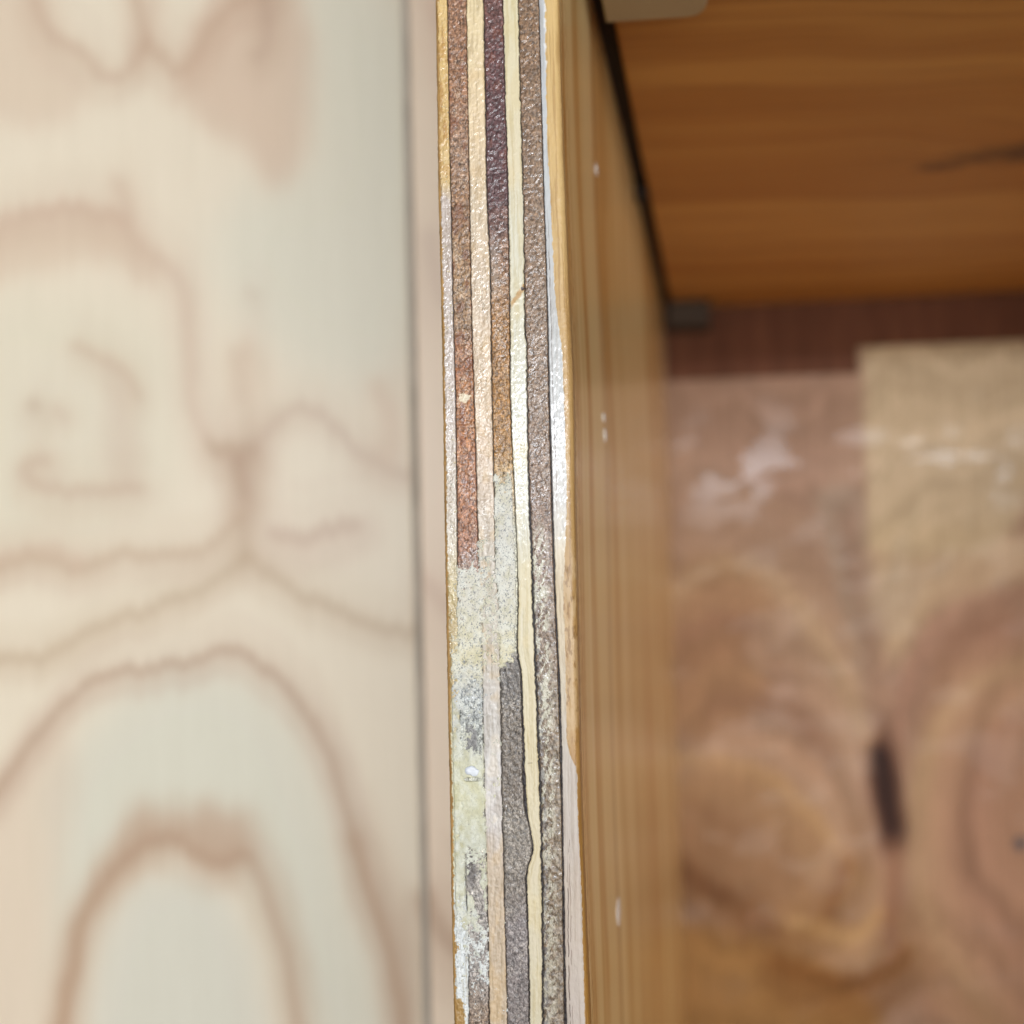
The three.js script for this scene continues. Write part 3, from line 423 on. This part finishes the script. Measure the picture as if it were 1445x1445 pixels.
// ---------------------------------------------------------------- right: the deep compartment
const RZ = -0.24, RB = { x0: -30, y1: 135, w: 165, h: 300 };
const rightData = canvasBoard(1100, 2000, RB.w, RB.h, RB.x0, RB.y1, '#a88870', (c) => {
  for (const [p, col, a, b] of [
    [[[-25.3,133.5],[52.6,129.4],[49.9,62.3],[25.1,24.5],[-6.8,59.2],[-27.5,65.7]], '#a08068', 0.7, 14],
    [[[-27.9,9.8],[-5.2,25.7],[21.5,2.6],[11.7,-41.0],[-10.8,-56.8],[-29.6,-42.6]], '#a4784e', 0.6, 20],
    [[[-30.6,-72.7],[-10.8,-56.8],[21.6,-68.4],[39.4,-95.7],[27.6,-122.3],[-2.2,-121.9],[-31.8,-110.6]], '#986f48', 0.6, 16],
    [[[66.1,-159.9],[68.6,-42.5],[80.7,-10.3],[118.7,2.0],[110.5,-168.1]], '#ae8262', 0.6, 18],
    [[[-29.5,-121.5],[3.3,-122.0],[50.5,-151.8],[52.4,-170.3],[-31.0,-169.7]], '#a8793a', 0.7, 16],
    [[[34.0,40.8],[55.1,56.6],[56.2,-15.0],[50.9,-44.7]], '#a08c78', 0.8, 12],
  ]) c.fill(p, col, a, b);
  c.fill([[54.3,129.3],[124.7,125.5],[119.7,21.0],[73.7,14.5],[53.7,20.7]], '#c9b592', 0.85, 10);
  c.fill([[53.2,29.0],[119.9,26.5],[118.8,4.2],[91.8,-2.5],[72.5,-12.8],[60.4,-31.4],[55.2,-14.9]], '#ccb48c', 0.65, 22);
  for (const [p, mm, col, a, b] of [
    [[[-28.3,-1.3],[-11.1,14.8],[8.3,16.3],[25.5,-0.3],[40.9,-25.4],[50.6,-52.9]], 10, '#c8a983', 0.7, 12],
    [[[-24.6,-59.2],[-2.7,-59.7],[18.7,-71.0],[36.8,-93.0],[45.7,-106.6]], 7, '#c09a6a', 0.7, 9],
    [[[-10.8,-56.8],[14.0,-51.9],[35.1,-68.7],[52.5,-104.0]], 5, '#bb9676', 0.7, 8],
    [[[-24.6,-98.6],[-15.3,-108.2],[-3.2,-113.8]], 9, '#6a4424', 0.95, 10],
    [[[2.0,-119.3],[16.5,-130.2],[30.2,-125.0],[40.6,-101.1]], 7, '#845630', 0.9, 10],
    [[[13.5,-138.1],[37.4,-146.9],[53.5,-143.4],[62.0,-133.4]], 8, '#7c4e22', 1, 9],
    [[[19.5,-122.2],[40.7,-130.5],[54.5,-120.0]], 7, '#c9a168', 0.8, 10],
    [[[118.7,1.5],[97.2,-1.6],[80.9,-7.0],[70.9,-19.5],[64.7,-38.3],[60.1,-63.9]], 5, '#a98068', 0.8, 9],
    [[[117.4,-25.0],[95.9,-29.7],[79.2,-45.5],[70.3,-64.1],[64.9,-96.2],[70.3,-125.6],[85.1,-149.6],[97.3,-170.7]], 8, '#c6a67e', 0.7, 11],
    [[[65.2,-120.2],[74.9,-141.5],[89.9,-160.1],[97.3,-170.7]], 5, '#a5805e', 0.75, 8],
    [[[44.7,34.8],[49.6,7.1],[52.7,-23.0],[54.7,-53.0]], 4, '#9c7a64', 0.8, 9],
    [[[54.0,-55.6],[55.4,-66.5],[57.7,-82.7],[58.6,-98.8],[56.2,-130.7]], 4.5, '#8a5e44', 0.8, 8],
    [[[53.9,-58.3],[55.5,-70.5],[57.4,-82.7],[58.0,-88.0]], 5, '#301408', 1, 5],
    [[[54.3,-61.1],[56.0,-73.2],[57.6,-85.3]], 4, '#260c04', 1, 4],
    [[[-10.2,-40.4],[6.4,-35.4],[22.6,-41.3],[32.9,-55.1]], 6, '#9c7458', 0.7, 10],
    [[[83.2,-15.8],[99.4,-10.9],[118.1,-11.5]], 6, '#9c745c', 0.7, 10],
    [[[94.5,-59.3],[85.3,-85.9],[89.4,-112.6],[104.5,-128.7]], 7, '#a47c64', 0.7, 10],
    [[[-20.3,-12.6],[-9.0,-4.7],[7.4,-8.0]], 7, '#9a7058', 0.6, 12],
    [[[52.7,-1.2],[62.4,3.9],[67.3,23.0]], 5, '#ccb69c', 0.6, 9],
  ]) c.stroke(p, mm, col, a, b);
});
const HEARTS = [[9.7,-93.8],[115.9,-83.9]];
const nested = (x, y) => {                                  // growth lines that run round both hearts of the veneer
  const px = x + RB.x0, py = RB.y1 - y, [a, b] = HEARTS.map(([hx, hy]) => Math.hypot(px - hx, (py - hy) / (py > hy ? 1.55 : 1))), k = 7;
  const h = -k * Math.log(Math.exp(-a / k) + Math.exp(-b / k)) + 40 * (fbm(x * 0.02, y * 0.012, 311, 3) - 0.5) + 5 * (fbm(x * 0.2, y * 0.03, 312, 3) - 0.5);
  return sstep(4, 26, h) * (0.85 * sstep(0.45, 0.75, fbm(h * 0.11, 3.5, 313, 3)) + 0.7 * sstep(0.5, 0.8, noise(h * 0.55, x * 0.02, 314)) + 0.4 * sstep(0.5, 0.8, noise(h * 1.3, x * 0.02, 316)) - 0.5 * sstep(0.5, 0.3, fbm(h * 0.09, 9.5, 315, 2)));
};
const redWood = new THREE.MeshPhysicalMaterial({ ...fibre(rightData, 1100, 2000, RB.w, RB.h, 0.12, 221, 4, nested), bumpScale: 0.00008, roughness: 0.6, specularIntensity: 0.4, clearcoat: 0.32, clearcoatRoughness: 0.13 });
const rightUV = (ox, oy) => (x, y) => [((x + ox) / MM - RB.x0) / RB.w, (RB.y1 - (y + oy) / MM) / RB.h];
const rear = backBoard('back_board', 'reddish brown varnished board with a dark knot, at the back of the deep compartment', -32, 190, -190, 160, RZ, 0.012, redWood, rightUV, 0.0008);
part('nail_head', new THREE.CylinderGeometry(0.0022, 0.0022, 0.0008, 20).rotateX(Math.PI / 2), new THREE.MeshStandardMaterial({ color: 0x4a4a50, roughness: 0.5, metalness: 0.6 }), rear, 'small grey nail head').position.set(0.1061 - rear.position.x, -0.0943 - rear.position.y, 0.0062);

const sheet = (pts) => {                                    // a thin sheet cut to an outline in mm
  const g = new THREE.ExtrudeGeometry(new THREE.Shape(pts.map(([x, y]) => new THREE.Vector2(x * MM, y * MM))), { depth: 0.0006, bevelEnabled: true, bevelSize: 0.0002, bevelThickness: 0.0002, bevelSegments: 2 });
  const p = g.attributes.position, q = g.attributes.uv; for (let k = 0; k < p.count; k++) q.setXY(k, p.getX(k) * 4, p.getY(k) * 4);
  return g;
};
part('shelf_shade_sheet', sheet([[-22, 119], [-22, 89], [52.3, 88.5], [52.3, 98.6], [180, 98.2], [180, 119]]), new THREE.MeshPhysicalMaterial({ ...maps(256, 512, (a, b) => { const x = a * 250, y = b * 250, st = fbm(x * 0.5, y * 0.03, 271, 3), fi = noise(x * 4, y * 0.3, 272), c = mix(rgb(0x6c4430), rgb(0x5e3a28), sstep(0.25, 0.75, st)); return [c[0] * (0.94 + 0.12 * fi), c[1] * (0.94 + 0.12 * fi), c[2] * (0.94 + 0.12 * fi), 0.5 * st + 0.5 * fi]; }), bumpScale: 0.00006, roughness: 0.7, specularIntensity: 0.4 }), rear, 'dark reddish sheet standing in for the shadow under the shelf').position.set(-rear.position.x, -rear.position.y, 0.0062);  // dark sheet in place of the shade the shelf throws on the board

const SY = 117;                                            // the shelf's underside (mm)
const shelfMaps = maps(1024, 1024, (a, b) => {              // a: 0..200 mm to the right, b: 0..240 mm back from the front
  const x = a * 200 - 25, z = b * 240, kx = x - 90, kz = z - 115, near = Math.exp(-(kx * kx / 1400 + kz * kz / 300)), bend = 10 * Math.sign(kz) * near;
  const w = z - 0.035 * x + bend + 16 * (fbm(x * 0.012, z * 0.02, 231, 3) - 0.5), ring = fbm(w * 0.09, x * 0.004, 232, 3), fine = fbm(w * 0.9, x * 0.02, 233, 3);
  let c = mix(rgb(0xcc964e), rgb(0xb87e3a), sstep(0.3, 0.7, ring)); c = mix(c, rgb(0x824c16), 0.22 * sstep(0.5, 0.75, fine));
  c = mix(c, rgb(0x52300f), 0.8 * sstep(1.0, 0.2, Math.hypot(kx / 38, (kz + 0.14 * kx) / 9) + 0.5 * (fbm(x * 0.2, z * 0.4, 234, 2) - 0.5)));
  c = mix(c, rgb(0x5e3616), 0.6 * sstep(1.0, 0.3, Math.hypot((kx + 30) / 9, (kz - 8) / 4)));
  return [...c, 0.5 * fine + 0.5 * noise(w * 4, x * 0.3, 235)];
});
const shelf = thing('shelf', 'amber stained pine shelf seen from below, above the reddish back board', 'shelf', [-0.0194, SY * MM, RZ]);
{
  const w = 0.2, dz = 0.2105, t = 0.018, g = board(w, t, dz, (x, y, z) => [(x + w / 2 + 0.0047) / 0.2, (0.0295 + dz / 2 - z) / 0.24], 0.0012);
  const m = part('shelf_board', g, new THREE.MeshPhysicalMaterial({ ...shelfMaps, bumpScale: 0.00006, roughness: 0.55, clearcoat: 0.15, clearcoatRoughness: 0.4 }), shelf); m.position.set(w / 2, t / 2, dz / 2 + 0.0005);
}
{ // the rest of the compartment, below and to the right of the picture: it lights the side of the panel and the shelf
  const m = (s) => new THREE.MeshPhysicalMaterial({ ...maps(512, 512, (a, b) => { const x = a * 250, y = b * 250, st = fbm(x * 0.3, y * 0.012, s, 3), fi = noise(x * 4, y * 0.3, s + 4), c = mix(rgb(0xdcb478), rgb(0xb88444), sstep(0.4, 0.66, st)); return [...c, 0.5 * st + 0.5 * fi]; }), bumpScale: 0.00006, roughness: 0.45, clearcoat: 0.4, clearcoatRoughness: 0.3 });
  const side = thing('side_board', 'varnished board closing the far side of the deep compartment', 'board', [0.185, -0.03, RZ / 2]);
  part('board_face', board(0.012, 0.32, 0.236, (x, y, z) => [z * 4, y * 4]), m(291), side);
  const low = thing('shelf', 'varnished lower shelf under the deep compartment', 'shelf', [0.079, -0.2, RZ / 2]);
  part('shelf_board', board(0.198, 0.018, 0.236, (x, y, z) => [z * 4, x * 4]), m(301), low);
}
part('gap_shade', new RoundedBoxGeometry(0.0052, 0.01, 0.209, 2, 0.0008), new THREE.MeshStandardMaterial({ ...maps(64, 512, (a, b) => { const t = 1 + 0.5 * (fbm(a * 6, b * 80, 321, 3) - 0.5); return [44 * t, 33 * t, 25 * t, noise(a * 12, b * 300, 322)]; }), bumpScale: 0.0002, roughness: 0.9 }), shelf, 'dark strip added as the shade in the gap between the shelf and the plywood panel').position.set(-0.0016, 0.0075, 0.106);  // dark strip that paints the shade inside the gap
const plastic = new THREE.MeshPhysicalMaterial({ ...maps(256, 256, (a, b) => { const t = 1 + 0.06 * (fbm(a * 30, b * 30, 241, 3) - 0.5); return [176 * t, 160 * t, 128 * t, noise(a * 120, b * 120, 242)]; }), bumpScale: 0.00003, roughness: 0.45, clearcoat: 0.3, clearcoatRoughness: 0.3 });
{
  const o = thing('plastic_catch', 'beige plastic block with a rounded corner under the front of the shelf', 'catch', [-0.0195, (SY - 5) * MM, -0.0385]);
  const s = new THREE.Shape(), w = 0.0185, d = 0.016, r = 0.0042; s.moveTo(0, 0); s.lineTo(w - r, 0); s.quadraticCurveTo(w, 0, w, r); s.lineTo(w, d - r); s.quadraticCurveTo(w, d, w - r, d); s.lineTo(0, d); s.closePath();
  const g = new THREE.ExtrudeGeometry(s, { depth: 0.0038, bevelEnabled: true, bevelSize: 0.0005, bevelThickness: 0.0006, bevelSegments: 3, curveSegments: 16 }); g.rotateX(Math.PI / 2); g.translate(0, 0.0044, 0.0005);
  part('catch_body', g, plastic, o);
}
{
  const o = thing('corner_block', 'small dark grey block in the back corner under the shelf', 'block', [-0.0125, (SY - 5) * MM, RZ + 0.006]);
  part('block_body', new RoundedBoxGeometry(0.0165, 0.0098, 0.0115, 3, 0.001), new THREE.MeshStandardMaterial({ ...maps(64, 64, (a, b) => { const t = 1 + 0.3 * (fbm(a * 8, b * 8, 251, 3) - 0.5); return [66 * t, 54 * t, 42 * t, noise(a * 30, b * 30, 252)]; }), bumpScale: 0.0001, roughness: 0.7 }), o);
}
{ // dried dirt hanging in the gap between shelf and panel
  const o = thing('dirt_lump', 'dark lump of dirt in the gap between shelf and plywood panel', 'dirt', [-0.0218, (SY - 0.4) * MM, -0.128]);
  const g = new THREE.IcosahedronGeometry(0.0021, 4), p = g.attributes.position; for (let k = 0; k < p.count; k++) { const f = 0.8 + 0.5 * fbm(p.getX(k) * 900 + 5, p.getY(k) * 900 + p.getZ(k) * 700, 261, 3); p.setXYZ(k, p.getX(k) * f, p.getY(k) * f, p.getZ(k) * f * 1.8); } g.computeVertexNormals();
  part('lump', g, new THREE.MeshStandardMaterial({ color: 0x1c1410, roughness: 0.8 }), o);
}

// ---------------------------------------------------------------- strip lamp and added fill light behind the camera
function lamp(name, label, c, depth) {
  const o = thing(name, label, 'lamp', c.at), body = new THREE.Group(); body.name = 'lamp_body'; o.add(body);
  const l = new THREE.RectAreaLight(new THREE.Color().setRGB(...c.color), c.power, c.w, c.h); l.name = name + '_source'; l.position.set(...c.at); l.lookAt(AIM); scene.add(l);
  o.quaternion.copy(l.quaternion);
  const glow = new THREE.MeshStandardMaterial({ color: 0xffffff, emissive: new THREE.Color().setRGB(...c.color), emissiveIntensity: 1.5, roughness: 0.6 });
  const d = new THREE.Mesh(new RoundedBoxGeometry(c.w, c.h, depth * 0.4, 2, depth * 0.1), glow); d.name = 'diffuser'; d.position.z = depth * 0.2 + 0.004; o.add(d);
  const h = new THREE.Mesh(new RoundedBoxGeometry(c.w + 0.05, c.h + 0.03, depth, 2, depth * 0.2), new THREE.MeshStandardMaterial({ color: 0xe6e6e2, roughness: 0.5 })); h.name = 'housing'; h.position.z = depth * 0.9 + 0.006; o.add(h);
  o.remove(body);
}
lamp('tube_lamp', 'long white strip lamp behind the camera', LAMPS.tube, 0.05);
lamp('added_fill_lamp', 'wide soft fill light added behind the camera', LAMPS.panel, 0.06);
renderer.render(scene, camera);
